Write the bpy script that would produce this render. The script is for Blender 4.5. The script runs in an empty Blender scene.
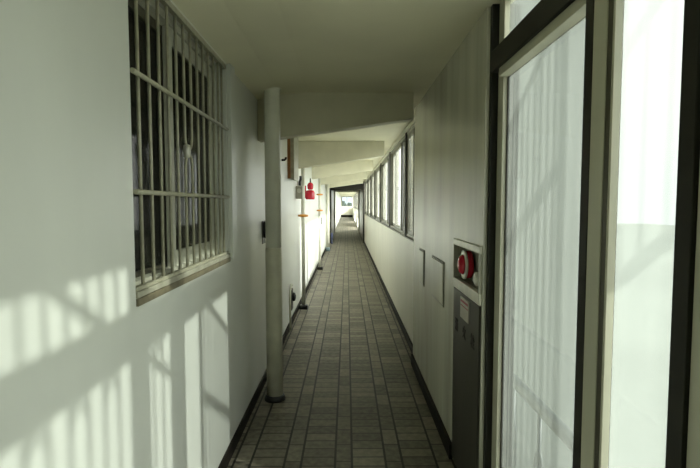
import bpy, bmesh, math, random
from mathutils import Vector, Matrix
random.seed(7)
S = bpy.context.scene
C = S.collection
PI = math.pi

# ---------------------------------------------------------------- camera
cam = bpy.data.cameras.new('camera'); cam.lens = 25.0; cam.sensor_width = 36.0; cam.clip_start = 0.02; cam.clip_end = 400
co = bpy.data.objects.new('camera', cam); C.objects.link(co)
co.location = (0, 0, 1.5)
co.rotation_euler = (math.radians(90 - 3.53), 0, math.radians(-0.35))
S.camera = co

# ---------------------------------------------------------------- world, sun, exposure
W = bpy.data.worlds.new('world'); S.world = W; W.use_nodes = True
wn, wl = W.node_tree.nodes, W.node_tree.links
wn.clear()
wo = wn.new('ShaderNodeOutputWorld'); bg = wn.new('ShaderNodeBackground')
tc = wn.new('ShaderNodeTexCoord'); nz = wn.new('ShaderNodeTexNoise'); nz.inputs['Scale'].default_value = 2.2; nz.inputs['Detail'].default_value = 5
cr = wn.new('ShaderNodeValToRGB')
cr.color_ramp.elements[0].position = .35; cr.color_ramp.elements[0].color = (.84, .88, .88, 1)
cr.color_ramp.elements[1].position = .65; cr.color_ramp.elements[1].color = (1.0, 1.0, .96, 1)
wl.new(tc.outputs['Generated'], nz.inputs['Vector']); wl.new(nz.outputs['Fac'], cr.inputs['Fac'])
wl.new(cr.outputs['Color'], bg.inputs['Color']); 
# hazy sky: a broad brighter region around the sun
dt = wn.new('ShaderNodeVectorMath'); dt.operation = 'DOT_PRODUCT'; dt.inputs[1].default_value = (.735, -.384, .557)
mx_ = wn.new('ShaderNodeMath'); mx_.operation = 'MAXIMUM'; mx_.inputs[1].default_value = 0
pw_ = wn.new('ShaderNodeMath'); pw_.operation = 'POWER'; pw_.inputs[1].default_value = 3
gl_ = wn.new('ShaderNodeMath'); gl_.operation = 'MULTIPLY_ADD'; gl_.inputs[1].default_value = 3.6; gl_.inputs[2].default_value = .95
wl.new(tc.outputs['Generated'], dt.inputs[0]); wl.new(dt.outputs['Value'], mx_.inputs[0]); wl.new(mx_.outputs[0], pw_.inputs[0])
wl.new(pw_.outputs[0], gl_.inputs[0]); wl.new(gl_.outputs[0], bg.inputs['Strength'])
wl.new(bg.outputs[0], wo.inputs[0])

sun = bpy.data.lights.new('sun', 'SUN'); sun.energy = 3.5; sun.angle = math.radians(.9); sun.color = (1, 1, .965)
so = bpy.data.objects.new('sun', sun); C.objects.link(so)
so.rotation_euler = Vector((-1.36, .71, -1.03)).to_track_quat('-Z', 'Y').to_euler()
so.location = (6, -3, 6)

S.view_settings.view_transform = 'Standard'; S.view_settings.look = 'None'
S.view_settings.exposure = 1.76; S.view_settings.gamma = 1; S.view_settings.use_curve_mapping = False

# ---------------------------------------------------------------- materials
def newmat(name):
    m = bpy.data.materials.new(name); m.use_nodes = True
    n, l = m.node_tree.nodes, m.node_tree.links
    return m, n, l, n['Principled BSDF']

def plain(name, col, rough=.5, metal=0.0, var=.12, scale=12, bump=.0, stretch=(1, 1, 1), spec=.5, col2=None):
    m, n, l, p = newmat(name)
    p.inputs['Roughness'].default_value = rough; p.inputs['Metallic'].default_value = metal
    p.inputs['Specular IOR Level'].default_value = spec
    t = n.new('ShaderNodeTexCoord'); mp = n.new('ShaderNodeMapping'); mp.inputs['Scale'].default_value = stretch
    z = n.new('ShaderNodeTexNoise'); z.inputs['Scale'].default_value = scale; z.inputs['Detail'].default_value = 6
    r = n.new('ShaderNodeValToRGB')
    a = col2 or tuple(c * (1 - var) for c in col); b = tuple(min(1, c * (1 + var * .6)) for c in col)
    r.color_ramp.elements[0].position = .32; r.color_ramp.elements[0].color = (*a, 1)
    r.color_ramp.elements[1].position = .62; r.color_ramp.elements[1].color = (*b, 1)
    l.new(t.outputs['Object'], mp.inputs[0]); l.new(mp.outputs[0], z.inputs['Vector']); l.new(z.outputs['Fac'], r.inputs[0])
    l.new(r.outputs[0], p.inputs['Base Color'])
    if bump:
        b2 = n.new('ShaderNodeBump'); b2.inputs['Strength'].default_value = bump; b2.inputs['Distance'].default_value = .004
        l.new(z.outputs['Fac'], b2.inputs['Height']); l.new(b2.outputs[0], p.inputs['Normal'])
    return m

M = {}
M['wall'] = plain('wall_paint', (.60, .615, .555), .33, var=.05, scale=2.2, bump=.5, stretch=(1, 1, .35))
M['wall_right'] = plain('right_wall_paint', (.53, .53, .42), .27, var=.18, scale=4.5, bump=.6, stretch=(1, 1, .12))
M['window_wall'] = plain('window_wall_paint', (.60, .585, .48), .35, var=.07, scale=2.5, bump=.5, stretch=(1, 1, .3))
M['ceiling'] = plain('ceiling_paint', (.80, .765, .56), .55, var=.05, scale=2.0, bump=.3)
M['beam'] = plain('beam_paint', (.70, .67, .51), .55, var=.06, scale=5, bump=.4)
M['base'] = plain('baseboard_dark', (.014, .012, .009), .6, spec=.12, var=.3, scale=10)
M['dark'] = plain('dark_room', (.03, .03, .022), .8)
M['grille'] = plain('grille_paint', (.34, .33, .235), .4, var=.15, scale=30, bump=.3)
M['sill'] = plain('sill_paint', (.33, .32, .24), .5, var=.2, scale=14)
M['brownsill'] = plain('sill_brown', (.16, .14, .085), .6, var=.3, scale=14)
M['sash'] = plain('sash_white', (.48, .48, .38), .45)
M['alu'] = plain('aluminium_bronze', (.075, .07, .045), .4, metal=.3)
M['alu_dark'] = plain('aluminium_dark', (.022, .021, .015), .5, spec=.2)
M['alu_light'] = plain('aluminium_beige', (.47, .46, .35), .42, var=.1, scale=6, stretch=(1, 1, .2))
M['winframe'] = plain('window_frame_metal', (.22, .215, .17), .4, metal=.2)
M['pipe'] = plain('pipe_paint', (.80, .80, .67), .25, var=.05, scale=10)
M['pipe_low'] = plain('pipe_lower_paint', (.58, .57, .43), .4, var=.08, scale=10)
M['pipe_white'] = plain('pipe_white_paint', (.58, .57, .47), .4, var=.06)
M['rubber'] = plain('black_rubber', (.012, .012, .010), .5)
M['orange'] = plain('orange_paint', (.62, .27, .04), .5)
M['red'] = plain('red_enamel', (.50, .012, .03), .25, var=.1)
M['steel'] = plain('stainless_steel', (.055, .053, .04), .4, metal=.4, var=.14, scale=8, stretch=(1, 1, .1))
M['steel_mid'] = plain('dull_steel', (.36, .35, .28), .4, metal=.2)
M['steel_hi'] = plain('bright_steel', (.62, .61, .52), .32, metal=.3)
M['black'] = plain('black_print', (.012, .012, .010), .5)
M['paper'] = plain('paper_label', (.55, .52, .45), .7, var=.08, scale=30)
M['pink'] = plain('pink_print', (.42, .12, .15), .7)
M['hatch'] = plain('hatch_edge', (.20, .20, .15), .5)
M['wood'] = plain('brown_wood', (.24, .10, .03), .5, var=.3, scale=10, stretch=(6, 6, .6))
M['meter'] = plain('meter_grey', (.36, .34, .27), .5)
M['exterior'] = plain('exterior_render', (.085, .095, .085), .8, var=.06, scale=2)  # dark base colour stands in for shade on a pale outside wall
M['concrete'] = plain('concrete', (.30, .30, .27), .85, var=.15, scale=4, bump=.4)
M['landing'] = plain('pale_concrete', (.58, .57, .50), .85, var=.15, scale=4)
M['far_ground'] = plain('far_ground', (.21, .225, .20), .9, var=.12, scale=.05)
M['rail'] = plain('rail_metal', (.045, .052, .05), .35, metal=.1)
M['foliage'] = plain('foliage', (.035, .05, .03), .8, var=.5, scale=6)
M['blue'] = plain('blue_grey_plastic', (.30, .40, .44), .5)
M['navy'] = plain('navy_plastic', (.03, .04, .09), .5)

def glass(name, dirt_lo, dirt_hi, tint=(.86, .92, .88), dirt=(.75, .80, .74), scale=3):
    m = bpy.data.materials.new(name); m.use_nodes = True
    n, l = m.node_tree.nodes, m.node_tree.links; n.clear()
    o = n.new('ShaderNodeOutputMaterial')
    tr = n.new('ShaderNodeBsdfTransparent'); tr.inputs[0].default_value = (*tint, 1)
    tl = n.new('ShaderNodeBsdfTranslucent'); tl.inputs[0].default_value = (*dirt, 1)
    df = n.new('ShaderNodeBsdfDiffuse'); df.inputs[0].default_value = (*dirt, 1)
    gl = n.new('ShaderNodeBsdfGlossy'); gl.inputs['Roughness'].default_value = .06
    md = n.new('ShaderNodeMixShader'); md.inputs[0].default_value = .35
    mx = n.new('ShaderNodeMixShader'); mg = n.new('ShaderNodeMixShader')
    lw = n.new('ShaderNodeLayerWeight'); lw.inputs[0].default_value = .5
    pw = n.new('ShaderNodeMath'); pw.operation = 'POWER'; pw.inputs[1].default_value = 5
    fr = n.new('ShaderNodeMath'); fr.operation = 'MULTIPLY_ADD'; fr.inputs[1].default_value = .45; fr.inputs[2].default_value = .02
    l.new(lw.outputs['Facing'], pw.inputs[0]); l.new(pw.outputs[0], fr.inputs[0])
    t = n.new('ShaderNodeTexCoord'); mp = n.new('ShaderNodeMapping'); mp.inputs['Scale'].default_value = (4, 4, .5)
    z = n.new('ShaderNodeTexNoise'); z.inputs['Scale'].default_value = scale; z.inputs['Detail'].default_value = 7
    mr = n.new('ShaderNodeMapRange'); mr.inputs[1].default_value = .3; mr.inputs[2].default_value = .7
    mr.inputs[3].default_value = dirt_lo; mr.inputs[4].default_value = dirt_hi
    l.new(t.outputs['Object'], mp.inputs[0]); l.new(mp.outputs[0], z.inputs['Vector']); l.new(z.outputs['Fac'], mr.inputs[0])
    l.new(tl.outputs[0], md.inputs[1]); l.new(df.outputs[0], md.inputs[2])
    l.new(mr.outputs[0], mx.inputs[0]); l.new(tr.outputs[0], mx.inputs[1]); l.new(md.outputs[0], mx.inputs[2])
    l.new(fr.outputs[0], mg.inputs[0]); l.new(mx.outputs[0], mg.inputs[1]); l.new(gl.outputs[0], mg.inputs[2])
    l.new(mg.outputs[0], o.inputs[0])
    return m
M['glass'] = glass('dusty_door_glass', .11, .19, tint=(.60, .62, .60), dirt=(.46, .49, .45))
M['glass_win'] = glass('dusty_window_glass', .04, .11, tint=(.95, .96, .95))
M['glass_end'] = glass('end_window_glass', .02, .05, tint=(.62, .66, .68))
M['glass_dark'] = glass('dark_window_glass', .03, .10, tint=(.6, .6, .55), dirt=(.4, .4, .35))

# floor tile material: 200 mm columns of stretcher tiles alternating with 100 mm columns
def tile_mat():
    m, n, l, p = newmat('floor_tiles')
    t = n.new('ShaderNodeTexCoord'); sp = n.new('ShaderNodeSeparateXYZ'); l.new(t.outputs['Object'], sp.inputs[0])
    def mth(op, a, b=None, c=None):
        k = n.new('ShaderNodeMath'); k.operation = op
        for i, v in enumerate((a, b, c)):
            if v is None: continue
            if isinstance(v, (int, float)): k.inputs[i].default_value = v
            else: l.new(v, k.inputs[i])
        return k.outputs[0]
    x, y = sp.outputs[0], sp.outputs[1]
    u = mth('FLOORED_MODULO', mth('ADD', x, .07), .294)             # 0...098 narrow, .098....294 wide
    narrow = mth('LESS_THAN', u, .098)
    g = .006
    ex = mth('MINIMUM', mth('MINIMUM', u, mth('SUBTRACT', .294, u)), mth('ABSOLUTE', mth('SUBTRACT', u, .098)))
    vx = mth('LESS_THAN', ex, .007)
    wy = mth('FLOORED_MODULO', y, .1); wyd = mth('MINIMUM', wy, mth('SUBTRACT', .1, wy))
    ny = mth('FLOORED_MODULO', mth('ADD', y, .05), .2); nyd = mth('MINIMUM', ny, mth('SUBTRACT', .2, ny))
    hw = mth('MULTIPLY', mth('LESS_THAN', wyd, g), mth('SUBTRACT', 1, narrow))
    hn = mth('MULTIPLY', mth('LESS_THAN', nyd, g), narrow)
    hor = mth('MAXIMUM', hw, hn)
    # per-tile random
    idx = mth('FLOOR', mth('DIVIDE', mth('ADD', x, .07), .294))
    iy = mth('ADD', mth('MULTIPLY', mth('FLOOR', mth('DIVIDE', y, .1)), mth('SUBTRACT', 1, narrow)),
             mth('MULTIPLY', mth('FLOOR', mth('DIVIDE', mth('ADD', y, .05), .2)), narrow))
    cb = n.new('ShaderNodeCombineXYZ'); l.new(idx, cb.inputs[0]); l.new(iy, cb.inputs[1]); l.new(narrow, cb.inputs[2])
    wnz = n.new('ShaderNodeTexWhiteNoise'); wnz.noise_dimensions = '3D'; l.new(cb.outputs[0], wnz.inputs['Vector'])
    nz = n.new('ShaderNodeTexNoise'); nz.inputs['Scale'].default_value = 26; nz.inputs['Detail'].default_value = 8
    l.new(t.outputs['Object'], nz.inputs['Vector'])
    nb = n.new('ShaderNodeTexNoise'); nb.inputs['Scale'].default_value = 1.7; l.new(t.outputs['Object'], nb.inputs['Vector'])
    f = mth('ADD', mth('MULTIPLY', wnz.outputs['Value'], .30), mth('ADD', mth('MULTIPLY', nz.outputs['Fac'], .75), mth('MULTIPLY', nb.outputs['Fac'], .25)))
    r = n.new('ShaderNodeValToRGB'); l.new(f, r.inputs[0])
    r.color_ramp.elements[0].position = .30; r.color_ramp.elements[0].color = (.042, .037, .026, 1)
    r.color_ramp.elements[1].position = .95; r.color_ramp.elements[1].color = (.25, .228, .168, 1)
    mix = n.new('ShaderNodeMix'); mix.data_type = 'RGBA'
    l.new(mth('MULTIPLY', hor, .75), mix.inputs[0]); l.new(r.outputs[0], mix.inputs[6]); mix.inputs[7].default_value = (.014, .013, .009, 1)
    mix2 = n.new('ShaderNodeMix'); mix2.data_type = 'RGBA'
    l.new(mth('MULTIPLY', vx, .95), mix2.inputs[0]); l.new(mix.outputs[2], mix2.inputs[6]); mix2.inputs[7].default_value = (.004, .004, .003, 1)
    l.new(mix2.outputs[2], p.inputs['Base Color'])
    p.inputs['Roughness'].default_value = .5; p.inputs['Specular IOR Level'].default_value = .25
    bm_ = n.new('ShaderNodeBump'); bm_.inputs['Strength'].default_value = .5; bm_.inputs['Distance'].default_value = .003
    l.new(mth('ADD', mth('MULTIPLY', nz.outputs['Fac'], .4), mth('SUBTRACT', 1, mth('MAXIMUM', vx, hor))), bm_.inputs['Height'])
    l.new(bm_.outputs[0], p.inputs['Normal'])
    return m
M['tiles'] = tile_mat()

# ---------------------------------------------------------------- mesh helpers
class MB:
    def __init__(s): s.b = bmesh.new()
    def box(s, x0, x1, y0, y1, z0, z1):
        r = bmesh.ops.create_cube(s.b, size=1)
        for v in r['verts']:
            v.co = Vector((x0 + (v.co.x + .5) * (x1 - x0), y0 + (v.co.y + .5) * (y1 - y0), z0 + (v.co.z + .5) * (z1 - z0)))
        return s
    def prism(s, pts, y0, y1):                      # pts: (x, z) outline extruded along y
        a = [s.b.verts.new((x, y0, z)) for x, z in pts]; c = [s.b.verts.new((x, y1, z)) for x, z in pts]
        s.b.faces.new(a); s.b.faces.new(list(reversed(c)))
        for i in range(len(pts)):
            j = (i + 1) % len(pts); s.b.faces.new((a[j], a[i], c[i], c[j]))
        return s
    def lathe(s, prof, org, axis='Z', n=28):        # prof: (r, h)
        org = Vector(org); rings = []
        for r, h in prof:
            ring = []
            for k in range(n):
                a = 2 * PI * k / n; c, d = r * math.cos(a), r * math.sin(a)
                p = {'Z': (c, d, h), 'X': (h, c, d), 'Y': (d, h, c)}[axis]
                ring.append(s.b.verts.new(org + Vector(p)))
            rings.append(ring)
        for q in range(len(rings) - 1):
            for k in range(n):
                f = s.b.faces.new((rings[q][k], rings[q][(k + 1) % n], rings[q + 1][(k + 1) % n], rings[q + 1][k])); f.smooth = True
        s.b.faces.new(list(reversed(rings[0]))); s.b.faces.new(rings[-1])
        return s
    def tube(s, path, r, n=12):
        path = [Vector(p) for p in path]; rings = []; up = None
        for i, p in enumerate(path):
            t = (path[min(i + 1, len(path) - 1)] - path[max(i - 1, 0)]).normalized()
            if up is None: up = t.orthogonal().normalized()
            up = (up - t * up.dot(t)).normalized(); sd = t.cross(up)
            rr = r[i] if isinstance(r, (list, tuple)) else r
            rings.append([s.b.verts.new(p + (up * math.cos(2 * PI * k / n) + sd * math.sin(2 * PI * k / n)) * rr) for k in range(n)])
        for q in range(len(rings) - 1):
            for k in range(n):
                f = s.b.faces.new((rings[q][k], rings[q][(k + 1) % n], rings[q + 1][(k + 1) % n], rings[q + 1][k])); f.smooth = True
        s.b.faces.new(list(reversed(rings[0]))); s.b.faces.new(rings[-1])
        return s
    def build(s, name, mat, parent=None, bevel=0, org=None):
        bmesh.ops.recalc_face_normals(s.b, faces=s.b.faces)
        me = bpy.data.meshes.new(name); s.b.to_mesh(me); s.b.free(); me.materials.append(M[mat])
        o = bpy.data.objects.new(name, me); C.objects.link(o)
        if parent is not None:
            o.parent = parent
            o.matrix_parent_inverse = Matrix.Translation(-parent.location)
        if bevel:
            b = o.modifiers.new('bevel', 'BEVEL'); b.width = bevel; b.segments = 2; b.limit_method = 'ANGLE'
        return o

def empty(name, loc):
    o = bpy.data.objects.new(name, None); C.objects.link(o); o.location = loc; o.empty_display_size = .1
    return o
def tag(o, label, cat, group=None):
    o['label'] = label; o['category'] = cat
    if group: o['group'] = group
    return o
def struct(o): o['kind'] = 'structure'; return o

# ---------------------------------------------------------------- dimensions
XL, XR, XW = -.70, .62, .67          # left wall face, near right wall face, window wall face
ZC = 2.37                            # ceiling
YB, YD, YE = -2.6, 18.7, 56.0        # behind the camera, doorway, end wall
Y1 = 4.50                            # end of the solid right wall
WZ0, WZ1 = 1.135, 2.315              # corridor windows

# ---------------------------------------------------------------- shell
struct(MB().box(XL - .2, .80, YB, YE + .3, -.2, 0).build('floor', 'tiles'))
c = MB().box(XL - .2, .72, YB, YE + .3, ZC, ZC + .25)
c.prism([(XL, 2.312), (-.52, 2.35), (-.30, ZC), (XL, ZC)], YB, 3.85)
struct(c.build('ceiling', 'ceiling'))

# left wall with the barred window's opening (y 1.56-2.86, z 1.19-2.30)
LY0, LY1, LZ0, LZ1 = 1.60, 2.86, 1.19, 2.30
w = MB()
w.box(XL - .2, XL, YB, LY0, 0, ZC).box(XL - .2, XL, LY1, YE, 0, ZC)
w.box(XL - .2, XL, LY0, LY1, 0, LZ0).box(XL - .2, XL, LY0, LY1, LZ1, ZC)
struct(w.build('wall_left', 'wall'))
# dim room behind the barred window
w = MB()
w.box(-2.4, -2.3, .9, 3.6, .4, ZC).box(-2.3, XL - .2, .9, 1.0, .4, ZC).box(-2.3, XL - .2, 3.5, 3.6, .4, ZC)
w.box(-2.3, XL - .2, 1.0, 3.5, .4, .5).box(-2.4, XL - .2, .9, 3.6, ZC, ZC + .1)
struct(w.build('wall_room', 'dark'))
struct(MB().box(XL, .9, YB - .15, YB, 0, ZC).build('wall_back', 'wall'))

# right side: solid piece behind the camera, near wall, parapet under the windows, strip above
struct(MB().box(.66, .80, YB, -.6, 0, ZC).build('wall_right_rear', 'wall'))
HY0, HY1, HZ0, HZ1 = 2.215, 2.77, 1.075, 1.305       # hydrant niche in the near wall
w = MB()
w.box(XR, .76, HY1, Y1, 0, ZC).box(XR, .76, 2.20, HY0, 0, ZC)
w.box(XR + .02, .76, HY0, HY1, 0, HZ0).box(XR, .76, HY0, HY1, HZ1, ZC).box(.74, .76, HY0, HY1, HZ0, HZ1)
struct(w.build('wall_right_near', 'wall_right'))
w = MB()
w.box(XW, .80, Y1, YD, 0, WZ0).box(XW, .72, Y1, YD, WZ1, ZC)
w.box(XW, .80, YD, 26, 0, ZC)
w.box(XW, .80, 26, 28, 0, WZ0).box(XW, .80, 32, 38, 0, WZ0).box(XW, .80, 43, YE, 0, WZ0)
w.box(XW, .80, 28, 32, 0, .08).box(XW, .80, 38, 43, 0, .08).box(XW, .80, 28, 32, .62, WZ0).box(XW, .80, 38, 43, .62, WZ0)
w.box(XW, .72, 26, YE, WZ1, ZC)
struct(w.build('wall_right', 'window_wall'))
# vertical joints are slim raised ribs of the parapet
# baseboards
struct(MB().box(XL, XL + .015, YB, YD - .05, 0, .075).build('baseboard_left', 'base'))
struct(MB().box(XR - .02, XR, HY1, Y1, 0, .09).build('baseboard_right_near', 'base'))
struct(MB().box(XW - .02, XW, Y1, YD - .05, 0, .075).build('baseboard_right', 'base'))

# ceiling beams, deeper on the left than on the right
for i, y in enumerate((3.85, 6.8, 9.75, 12.7, 15.65)):
    b = MB().prism([(XL, 1.995), (-.35, 2.045), (.05, 2.10), (.35, 2.145), (.52, 2.165), (.52, ZC), (XL, ZC)], y, y + .13)
    struct(b.build('trim_%d' % (i + 1), 'beam', bevel=.004))
# pilaster strip beside the barred window and the painted upright by the first beam
struct(MB().box(XL, XL + .022, 2.885, 3.0, LZ0 - .02, ZC).build('trim_6', 'wall', bevel=.003))

# ---------------------------------------------------------------- corridor windows
def corridor_window(k, y0, y1, stiles, sill=True):
    e = empty('window_%d' % k, (.70, y0, WZ0)); struct(e)
    f = MB()
    f.box(.685, .76, y0, y1, WZ1 - .035, WZ1).box(.685, .76, y0, y1, WZ0, WZ0 + .03)
    f.box(.685, .76, y0, y0 + .035, WZ0 + .03, WZ1 - .035).box(.685, .76, y1 - .035, y1, WZ0 + .03, WZ1 - .035)
    f.build('window_frame', 'winframe', e)
    edges = [y0 + .035] + stiles + [y1 - .035]
    for j in range(len(edges) - 1):
        a, b = edges[j], edges[j + 1]; x = .705 if j % 2 else .73
        g = MB()
        g.box(x - .012, x + .012, a, a + .04, WZ0 + .03, WZ1 - .035).box(x - .012, x + .012, b - .04, b, WZ0 + .03, WZ1 - .035)
        g.box(x - .012, x + .012, a + .04, b - .04, WZ0 + .03, WZ0 + .075).box(x - .012, x + .012, a + .04, b - .04, WZ1 - .075, WZ1 - .035)
        sh = g.build('sash', 'winframe', e)
        MB().box(x - .003, x + .003, a + .04, b - .04, WZ0 + .075, WZ1 - .075).build('pane', 'glass_win', sh)
    if sill: MB().box(XW - .02, .70, y0, y1, WZ0 - .012, WZ0).build('window_sill', 'winframe', e, bevel=.002)
    return e
k = 2
ys = [Y1, 5.65]
while ys[-1] + 2.1 < YD - .3: ys.append(round(ys[-1] + 2.1, 2))
ys[-1] = YD - .12
for a, b in zip(ys, ys[1:]):
    corridor_window(k, a + (.05 if k > 2 else 0), b - .05, [a + .62, a + 1.35] if b - a > 1.5 else [a + .6]); k += 1
    struct(MB().box(.672, .76, b - .05, min(b + .05, YD), WZ0, WZ1).build('trim_%d' % (k + 10), 'alu_dark'))
for a in (26.2, 33.7, 41.2, 48.6):
    corridor_window(k, a, a + 7.2, [a + 1.8, a + 3.6, a + 5.4]); k += 1

# far doorways and end wall
def doorway(n, y, xl, xr, zt, mat, t=.12):
    d = MB()
    d.box(XL, xl, y, y + t, 0, ZC).box(xr, XW, y, y + t, 0, ZC).box(xl, xr, y, y + t, zt, ZC)
    struct(d.build('door_%d' % n, mat))
doorway(2, YD, -.60, .62, 2.02, 'alu_dark')
doorway(3, 26.0, -.62, .60, 2.15, 'window_wall', .2)
struct(MB().box(-.62, .60, YE, YE + .15, 0, 1.22).box(-.9, -.62, YE, YE + .15, 0, ZC).box(.60, .80, YE, YE + .15, 0, ZC).build('wall_end', 'window_wall'))
struct(MB().box(XL, XW, YE - .5, YE - .02, 0, .25).build('trim_8', 'base'))
e = struct(empty('window_end', (0, YE, 1.22)))
MB().box(-.62, .60, YE + .02, YE + .08, 1.22, 1.27).box(-.62, .60, YE + .02, YE + .08, 2.30, ZC).box(-.62, -.57, YE + .02, YE + .08, 1.27, 2.30).box(.55, .60, YE + .02, YE + .08, 1.27, 2.30).box(-.03, .02, YE + .02, YE + .08, 1.27, 2.30).build('window_frame', 'winframe', e)
MB().box(-.57, .55, YE + .04, YE + .05, 1.27, 2.30).build('pane', 'glass_end', e)

# ---------------------------------------------------------------- barred window on the left
e = struct(empty('window_1', (XL, 2.2, LZ0)))
f = MB()
f.box(-.83, -.76, LY0, LY1, LZ0, LZ0 + .03).box(-.83, -.76, LY0, LY1, LZ1 - .03, LZ1)
f.box(-.83, -.76, LY0, LY0 + .03, LZ0 + .03, LZ1 - .03).box(-.83, -.76, LY1 - .03, LY1, LZ0 + .03, LZ1 - .03)
f.build('window_frame', 'sash', e)
for j, (a, b, x, m) in enumerate(((LY0 + .03, 2.20, -.815, 'alu'), (2.15, LY1 - .03, -.785, 'sash'))):
    g = MB()
    g.box(x - .012, x + .012, a, a + .045, LZ0 + .03, LZ1 - .03).box(x - .012, x + .012, b - .045, b, LZ0 + .03, LZ1 - .03)
    g.box(x - .012, x + .012, a + .045, b - .045, LZ0 + .03, LZ0 + (.05 if j == 0 else .10)).box(x - .012, x + .012, a + .045, b - .045, LZ1 - (.10 if j else .07), LZ1 - .03)
    sh = g.build('sash', m, e)
    MB().box(x - .003, x + .003, a + .045, b - .045, LZ0 + (.05 if j == 0 else .10), LZ1 - (.10 if j else .07)).build('pane', 'glass_dark', sh)
MB().box(-.76, XL + .008, LY0, LY1 + .02, LZ0 - .004, LZ0 + .018).build('window_sill', 'sill', e, bevel=.003)
MB().box(XL, XL + .008, LY0, LY1 + .02, LZ0 - .030, LZ0 - .005).build('sill_apron', 'brownsill', e)
# security grille of round bars
gr = tag(empty('window_grille', (XL, 2.2, LZ0)), 'beige painted steel security grille of thin bars in front of the dark window', 'grille')
xb = XL - .010
yb = [1.683 + .0945 * i for i in range(12)] + [2.80]
for i, y in enumerate(yb):
    zt, zb = LZ1 - .012, LZ0 + .02
    if i in (5, 6):
        continue
    MB().tube([(xb, y, zb), (xb, y, zt)], .0066, 10).build('bar', 'grille', gr)
ya, yc = yb[5], yb[6]; ym = (ya + yc) / 2; rr = (yc - ya) / 2
up = [(xb, ya, LZ1 - .012), (xb, ya, 1.80)] + [(xb, ym - rr * math.cos(a), 1.80 - rr * 1.2 * math.sin(a)) for a in [PI * q / 10 for q in range(1, 10)]] + [(xb, yc, 1.80), (xb, yc, LZ1 - .012)]
lo = [(xb, ya, LZ0 + .02), (xb, ya, 1.665)] + [(xb, ym - rr * math.cos(a), 1.665 + rr * 1.2 * math.sin(a)) for a in [PI * q / 10 for q in range(1, 10)]] + [(xb, yc, 1.665), (xb, yc, LZ0 + .02)]
MB().tube(up, .0066, 10).build('looped_bar', 'grille', gr)
MB().tube(lo, .0066, 10).build('looped_bar', 'grille', gr)
MB().lathe([(.004, -.03), (.014, -.026), (.017, 0), (.014, .026), (.004, .03)], (xb + .004, ya + .012, 1.733)).build('knot', 'steel_hi', gr)
for z in (1.54, 1.932):
    MB().tube([(xb + .016, LY0 + .004, z), (xb + .016, LY1 - .004, z)], .009, 10).build('cross_bar', 'grille', gr)
MB().box(xb - .008, xb + .014, LY0 + .004, LY1 - .004, LZ1 - .026, LZ1 - .002).build('top_rail', 'grille', gr)
MB().box(xb - .008, xb + .010, LY0 + .004, LY1 - .004, LZ0 + .019, LZ0 + .032).build('bottom_rail', 'grille', gr)

# ---------------------------------------------------------------- glazed screen on the right foreground
e = struct(empty('door_1', (.66, 1.3, 0)))
def jamb(x0, x1, y0, y1, m, z0=.03, z1=ZC, name='jamb'): return MB().box(x0, x1, y0, y1, z0, z1).build(name, m, e, bevel=.002)
TZ0, TZ1 = 2.075, 2.165
jamb(.635, .76, 2.17, 2.20, 'alu_dark')
jamb(.665, .69, 2.10, 2.17, 'alu_light')
jamb(.642, .70, 1.295, 1.339, 'alu_dark', .03, TZ0)  # near-black colour holds the backlit shade of this bar
jamb(.643, .673, 1.228, 1.295, 'alu_light')
jamb(.645, .673, 1.205, 1.228, 'alu')
jamb(.645, .665, 1.195, 1.205, 'alu_light')
jamb(.640, .74, .900, .945, 'alu_dark')  # backlit shade put into the colour here too
jamb(.650, .74, .84, .900, 'alu_light')
jamb(.650, .74, .02, .09, 'alu_light')
jamb(.650, .74, -.60, -.50, 'alu_light')
MB().box(.632, .735, -.60, 2.17, TZ0, TZ1).build('transom_bar', 'alu_dark', e, bevel=.003)
MB().box(.645, .695, 1.339, 2.10, TZ0 - .035, TZ0).build('head_rail', 'alu_light', e, bevel=.002)
MB().box(.645, .735, -.60, 2.03, 0, .03).build('threshold', 'alu_light', e)
MB().box(.66, .695, 1.339, 2.10, .03, .30).build('bottom_rail', 'alu_light', e)  # made taller below the view to darken the near floor
for a, b in ((1.339, 2.10), (.945, 1.205), (.09, .84), (-.50, .02)):
    z0 = .30 if a > -.1 else 1.2
    if a < 1.3: MB().box(.665, .695, a, b, .03, z0).build('floor_shade_panel', 'alu_light', e)  # unseen opaque panels added to darken the near floor
    px = .687 if a > 1.3 else .666
    MB().box(px, px + .005, a, b, z0, TZ0 - .035 if a > 1.3 else TZ0).build('pane', 'glass', e)
    MB().box(.687, .692, a, b, TZ1, ZC).build('transom_pane', 'glass', e)
# black gasket of the first sliding leaf
MB().box(.683, .697, 2.092, 2.100, .30, TZ0 - .035).build('gasket', 'alu_dark', e)

# ---------------------------------------------------------------- outside the glazed screen
ZO = -.35
struct(MB().box(.80, 4.2, -3.0, 3.2, ZO - .2, ZO).build('floor_landing', 'landing'))
struct(MB().box(.80, 1.62, 3.0, 3.2, ZO, 2.9).build('wall_outside', 'exterior'))

struct(MB().box(1.6, 1.75, 3.95, 6.0, -9, 2.9).build('wall_sun_block', 'landing'))  # unseen block added to keep sun off part of the left wall
# low handrail seen through the glass
r = tag(empty('handrail', (.95, 1.6, ZO)), 'grey tubular handrail with hooped balusters outside the glazed door', 'handrail')
MB().tube([(.95, -1.2, .50)] + [(.95, .6, .50), (.95, 2.0, .50), (.95, 2.70, .50), (.95, 2.765, .496), (.95, 2.785, .485)], [.032] * 4 + [.029, .016], 16).build('top_rail', 'rail', r)
for i in range(9):
    y = 2.70 - .37 * i
    MB().tube([(.95, y, ZO), (.95, y, .475)], .011, 10).build('baluster', 'rail', r)
    h = [(.95, y - .042, ZO)] + [(.95, y - .042 * math.cos(a), .16 + .115 * math.sin(a)) for a in [PI * q / 12 for q in range(0, 13)]] + [(.95, y + .042, ZO)]
    MB().tube(h, .009, 8).build('hoop', 'rail', r)

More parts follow.
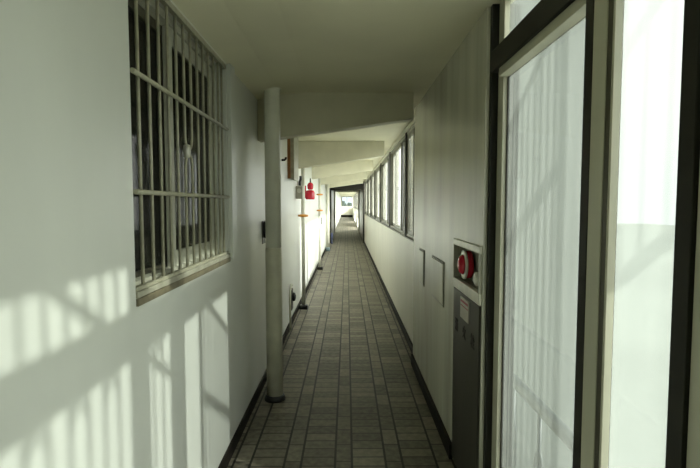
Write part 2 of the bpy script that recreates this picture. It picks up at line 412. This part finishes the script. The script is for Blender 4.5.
# stair going up beside the landing: its balustrade throws the shadows on the left wall
LX = 1.30
st = tag(empty('stair_balustrade', (LX, .3, ZO)), 'steel balustrade of the outdoor stair beside the glazed door, beyond the picture edge, with an added shading run', 'balustrade')
def diag(y): return 2.50 - .62 * (y - .60)
for y in (-.62, .98):
    MB().box(LX - .025, LX + .025, y - .025, y + .025, ZO, diag(y) + .75).build('post', 'rail', st)
MB().tube([(LX, -.95, diag(-.95) + .78), (LX, 1.02, diag(1.02) + .78)], .03, 12).build('top_rail', 'rail', st)
MB().tube([(LX, -.95, diag(-.95)), (LX, 1.02, diag(1.02))], .020, 12).build('mid_rail', 'rail', st)
MB().tube([(LX, -.95, diag(-.95) - .55), (LX, 1.02, diag(1.02) - .55)], .02, 12).build('bottom_rail', 'rail', st)
y = -.90; i = 0
while y < .98:
    MB().tube([(LX, y, diag(y) - .55), (LX, y, diag(y) + .78)], .009, 8).build('baluster', 'rail', st)
    if i % 2 == 0:
        a0, a1 = y, y + .088
        zc = 2.42
        if diag(a1) + .7 > zc + .05:
            MB().tube([(LX, a0 + .044 - .044 * math.cos(a), zc + .07 * math.sin(a)) for a in [PI * q / 12 for q in range(13)]], .010, 8).build('hoop', 'rail', st)
    y += .088; i += 1

MB().tube([(LX, 1.25, diag(1.25) + .5), (LX, 1.77, diag(1.77) + .5)], .02, 12).build('top_rail', 'rail', st)  # unseen extra run, added with close bars to halve the sun on the wall
MB().tube([(LX, 1.25, diag(1.25)), (LX, 1.77, diag(1.77))], .03, 12).build('mid_rail', 'rail', st)
MB().box(LX - .02, LX + .02, 1.23, 1.27, ZO, diag(1.25) + .55).build('post', 'rail', st)
for i in range(8):
    y = 1.31 + .06 * i
    MB().tube([(LX, y, ZO), (LX, y, diag(y) + .5)], .013, 8).build('baluster', 'rail', st)

# ---------------------------------------------------------------- pipes down the left side
def riser(x, y, r, zsplit, label, cat='pipe', top=ZC, mats=('pipe', 'pipe_low')):
    p = tag(empty('standpipe', (x, y, 0)), label, cat)
    if zsplit:
        MB().lathe([(r, zsplit), (r, top - .012), (r * .98, top)], (x, y, 0)).build('upper_pipe', mats[0], p)
        MB().lathe([(r + .002, .03), (r + .002, zsplit - .004), (r, zsplit)], (x, y, 0)).build('lower_pipe', mats[1], p)
    else:
        MB().lathe([(r, .03), (r, top)], (x, y, 0)).build('pipe_shaft', mats[0], p)
    return p
p = riser(-.555, 3.66, .059, 1.17, 'thick cream painted downpipe with a black foot, nearest the camera')
MB().lathe([(.078, 0), (.078, .018), (.072, .035), (.0615, .042)], (-.555, 3.66, 0)).build('foot_collar', 'rubber', p)
MB().lathe([(.062, ZC - .03), (.066, ZC - .02), (.066, ZC)], (-.555, 3.66, 0)).build('top_collar', 'pipe', p)
p = riser(-.622, 6.9, .027, None, 'thin cream pipe with one orange disc under a grey meter', mats=('pipe_white', 'pipe_white'))
MB().box(-.68, -.565, 6.85, 6.95, 0, .06).build('foot_block', 'black', p, bevel=.006)
MB().lathe([(.03, 1.315), (.071, 1.322), (.074, 1.335), (.071, 1.348), (.03, 1.355)], (-.622, 6.9, 0)).build('flange', 'orange', p)
p = riser(-.622, 11.1, .030, None, 'thin cream pipe with two orange discs, behind the red alarm', mats=('pipe_white', 'pipe_white'))
MB().box(-.68, -.56, 11.03, 11.17, 0, .06).build('foot_block', 'black', p, bevel=.006)
for z in (1.355, 1.715):
    MB().lathe([(.03, z - .02), (.071, z - .012), (.074, z), (.071, z + .012), (.03, z + .02)], (-.622, 11.1, 0)).build('flange', 'orange', p)
p = riser(-.62, 15.55, .06, None, 'farthest cream pipe, standing in a pale blue foot near the dark doorway', mats=('pipe_white', 'pipe_white'))
MB().lathe([(.078, 0), (.074, .10), (.062, .12)], (-.62, 15.55, 0)).build('foot_collar', 'blue', p)

# grey meter box on the wall beside pipe 2
m_ = tag(empty('meter', (-.63, 6.85, 1.55)), 'small grey meter box on the left wall above the orange disc', 'meter')
MB().box(-.698, -.60, 6.62, 6.74, 1.57, 1.745).build('meter_body', 'meter', m_, bevel=.012)
MB().lathe([(.03, 0), (.03, .006), (.026, .008)], (-.649, 6.62 - .008, 1.68), axis='Y').build('dial', 'steel_hi', m_)
MB().tube([(-.645, 6.67, 1.75), (-.645, 6.67, 1.80), (-.63, 6.65, 1.84), (-.63, 6.65, 1.88)], .018, 10).build('valve', 'black', m_)
MB().tube([(-.675, 6.67, 1.75), (-.675, 6.67, ZC)], .010, 8).build('conduit', 'pipe', m_)

# red alarm
a_ = tag(empty('alarm', (-.62, 8.0, 1.6)), 'red double fire alarm of lamp over bell on the left wall', 'alarm')
MB().box(-.698, -.67, 7.97, 8.03, 1.60, 1.80).build('back_plate', 'red', a_, bevel=.004)
MB().lathe([(.070, 0), (.076, .02), (.076, .11), (.060, .145), (.02, .155)], (-.605, 8.0, 1.575)).build('bell', 'red', a_)
MB().lathe([(.035, 0), (.048, .02), (.052, .075), (.040, .10), (.02, .115)], (-.600, 8.0, 1.735)).build('lamp', 'red', a_)
MB().lathe([(.014, 0), (.010, .07)], (-.600, 8.0, 1.85)).build('cap', 'black', a_)

# brown timber casing hung high on the left wall
b_ = tag(empty('wall_casing', (-.66, 6.1, 1.8)), 'narrow brown timber casing high on the left wall under the second beam', 'casing')
MB().prism([(XL + .001, 1.81), (-.625, 1.79), (-.625, 2.345), (XL + .001, 2.345)], 5.78, 6.3).build('casing', 'sill', b_)
MB().box(XL + .001, -.665, 5.75, 5.78, 1.80, 2.345).build('edge_strip', 'wood', b_)

# latch plate and dark handle behind the thick pipe
h_ = tag(empty('door_handle', (XL, 4.05, 1.3)), 'dark recessed handle on a small metal plate left of the thick downpipe', 'handle')
MB().box(XL, XL + .006, 3.99, 4.14, 1.17, 1.36).build('plate', 'steel', h_, bevel=.002)
MB().box(XL + .006, XL + .034, 4.03, 4.10, 1.22, 1.355).build('handle', 'black', h_, bevel=.008)
# small black hook higher on the wall
MB_ = MB().tube([(XL, 5.25, 1.97), (XL + .03, 5.25, 1.97), (XL + .045, 5.25, 1.985), (XL + .045, 5.25, 2.0)], .012, 8).build('wall_hook', 'black')
tag(MB_, 'tiny black hook on the left wall just under the first beam', 'hook')
MB_ = MB().box(XL, XL + .03, 13.0, 13.06, .95, 1.15).build('wall_hook', 'black', bevel=.005)
tag(MB_, 'small black bracket on the left wall beyond the two orange discs', 'bracket')

# bent pipe and valve near the floor
t_ = tag(empty('drain_pipe', (XL, 5.9, 0)), 'bent drain pipe with a dark valve low on the left wall', 'pipe')
MB().tube([(XL + .035, 5.62, .02), (XL + .035, 5.62, .40)] + [(XL + .035, 5.62 + .14 * (1 - math.cos(a)), .40 + .14 * math.sin(a)) for a in [PI * q / 16 for q in range(1, 12)]], .013, 10).build('bent_pipe', 'pipe_low', t_)
MB().box(XL, XL + .03, 5.86, 6.0, .20, .46).build('valve_plate', 'steel', t_, bevel=.01)
MB().lathe([(.05, 0), (.055, .01), (.05, .03), (.02, .04)], (XL + .03, 5.93, .36), axis='X').build('valve', 'black', t_)

# ---------------------------------------------------------------- access hatches in the near right wall
for (y0, y1, lab) in ((3.07, 3.50, 'larger square access hatch painted like the wall, next to the hydrant cabinet'),
                      (3.86, 4.12, 'smaller access hatch painted like the wall, next to the corridor window')):
    hch = tag(empty('access_hatch', (XR, y0, .85)), lab, 'hatch')
    f = MB(); t = .012
    f.box(XR - .006, XR - .0005, y0, y1, 1.13 - t, 1.13).box(XR - .006, XR - .0005, y0, y1, .84, .84 + t)
    f.box(XR - .006, XR - .0005, y0, y0 + t, .84 + t, 1.13 - t).box(XR - .006, XR - .0005, y1 - t, y1, .84 + t, 1.13 - t)
    f.build('hatch_frame', 'hatch', hch, bevel=.001)
    MB().box(XR - .010, XR - .0005, y0 + t + .002, y1 - t - .002, .842 + t, 1.128 - t).build('hatch_lid', 'wall_right', hch, bevel=.002)

# ---------------------------------------------------------------- hydrant cabinet
hc = tag(empty('hydrant_cabinet', (XR, 2.55, 0)), 'tall steel fire hydrant cabinet in the right wall with lettering on its dark door', 'cabinet')
xf = XR - .012
f = MB()
f.box(xf, XR + .018, HY0, HY1, HZ1 - .035, HZ1 + .0)
f.box(xf, XR + .018, HY0, HY1, HZ0 - .045, HZ0 + .01)
f.build('bezel', 'steel_hi', hc, bevel=.004)
f = MB(); f.box(xf, XR + .018, HY0, HY0 + .02, HZ0 + .01, HZ1 - .035).box(xf, XR + .018, HY1 - .02, HY1, HZ0 + .01, HZ1 - .035)
f.box(XR + .06, .738, HY0 + .002, HY1 - .002, HZ0 + .01, HZ1 - .035)
f.build('niche_lining', 'steel_mid', hc)
dr = MB().box(xf + .004, XR + .018, HY0 + .01, HY1 - .006, .03, HZ0 - .05).build('door', 'steel', hc, bevel=.003)
MB().box(xf - .002, xf + .004, 2.40, 2.57, .90, 1.01).build('paper_label', 'paper', dr)
MB().box(xf - .003, xf - .002, 2.41, 2.56, .985, .997).box(xf - .003, xf - .002, 2.41, 2.56, .965, .970).build('label_print', 'pink', dr)
for ch, yy in (('消', 2.67), ('火', 2.50), ('栓', 2.33)):
    cu = bpy.data.curves.new('lettering', 'FONT'); cu.body = ch; cu.size = .072; cu.extrude = .001; cu.offset = .0018
    cu.align_x = 'CENTER'; cu.align_y = 'CENTER'
    tmp = bpy.data.objects.new('lettering', cu); C.objects.link(tmp)
    dg = bpy.context.evaluated_depsgraph_get(); me = bpy.data.meshes.new_from_object(tmp.evaluated_get(dg))
    bpy.data.objects.remove(tmp)
    o = bpy.data.objects.new('lettering', me); me.materials.clear(); me.materials.append(M['black']); C.objects.link(o)
    o.parent = dr; o.matrix_local = Matrix.Translation((xf + .0025, yy, .825)) @ Matrix.Rotation(-PI / 2, 4, 'Z') @ Matrix.Rotation(PI / 2, 4, 'X')
# the door's location is carried by the parent empty: undo the inverse offset
# red lamp / bell in the niche
bl = tag(empty('fire_bell', (XR, 2.66, 1.16)), 'red fire alarm bell with pale rim in the niche above the cabinet door', 'bell')
bc = (XR + .018, 2.60, 1.175)
MB().lathe([(.066, -.006), (.074, 0), (.074, .026), (.060, .030)], bc, axis='X').build('dome', 'red', bl)
MB().lathe([(.072, -.014), (.078, -.012), (.078, -.004), (.070, -.002)], bc, axis='X').build('rim', 'steel_hi', bl)
MB().lathe([(.020, -.040), (.042, -.034), (.052, -.020), (.054, -.0145)], bc, axis='X').build('cap', 'red', bl)
MB().lathe([(.030, 0), (.030, .012)], (XR + .048, 2.60, 1.175), axis='X').build('mount', 'steel', bl)
bl2 = tag(empty('call_button', (XR, 2.45, 1.14)), 'small round pale call button in the niche beside the red bell', 'button')
MB().lathe([(.022, -.012), (.034, -.004), (.036, .0), (.036, .06)], (XR + .02, 2.38, 1.13), axis='X').build('push_plate', 'steel_hi', bl2)

# ---------------------------------------------------------------- small blue thing by the dark doorway
n_ = MB().box(-.61, -.54, 18.3, 18.5, .02, .42).build('dustpan', 'navy', bevel=.01)
tag(n_, 'small navy blue bin on the floor left of the dark doorway', 'bin')
n_.name = 'waste_bin'; n_.location.z = -.02

# ---------------------------------------------------------------- outdoors far away
struct(MB().box(-160, 160, -60, 260, -9.3, -9).build('ground', 'far_ground'))
def tree(x, y, r, z, lab):
    t = tag(empty('tree', (x, y, -9)), lab, 'tree')
    MB().tube([(x, y, -9), (x, y, z - r * .4)], [.5, .3], 10).build('trunk', 'wood', t)
    b = bmesh.new(); bmesh.ops.create_icosphere(b, subdivisions=4, radius=r)
    for v in b.verts:
        n = v.co.normalized(); v.co = v.co * (1 + .13 * math.sin(n.x * 9 + x) * math.cos(n.z * 8 + y) + random.uniform(-.05, .05)) + Vector((x, y, z))
    q = MB(); q.b.free(); q.b = b; q.build('crown', 'foliage', t)
tree(-1.3, 88, 2.0, .05, 'dark tree outside the far end window, left side')
tree(1.2, 96, 2.4, -.75, 'lower dark tree outside the far end window, right side')
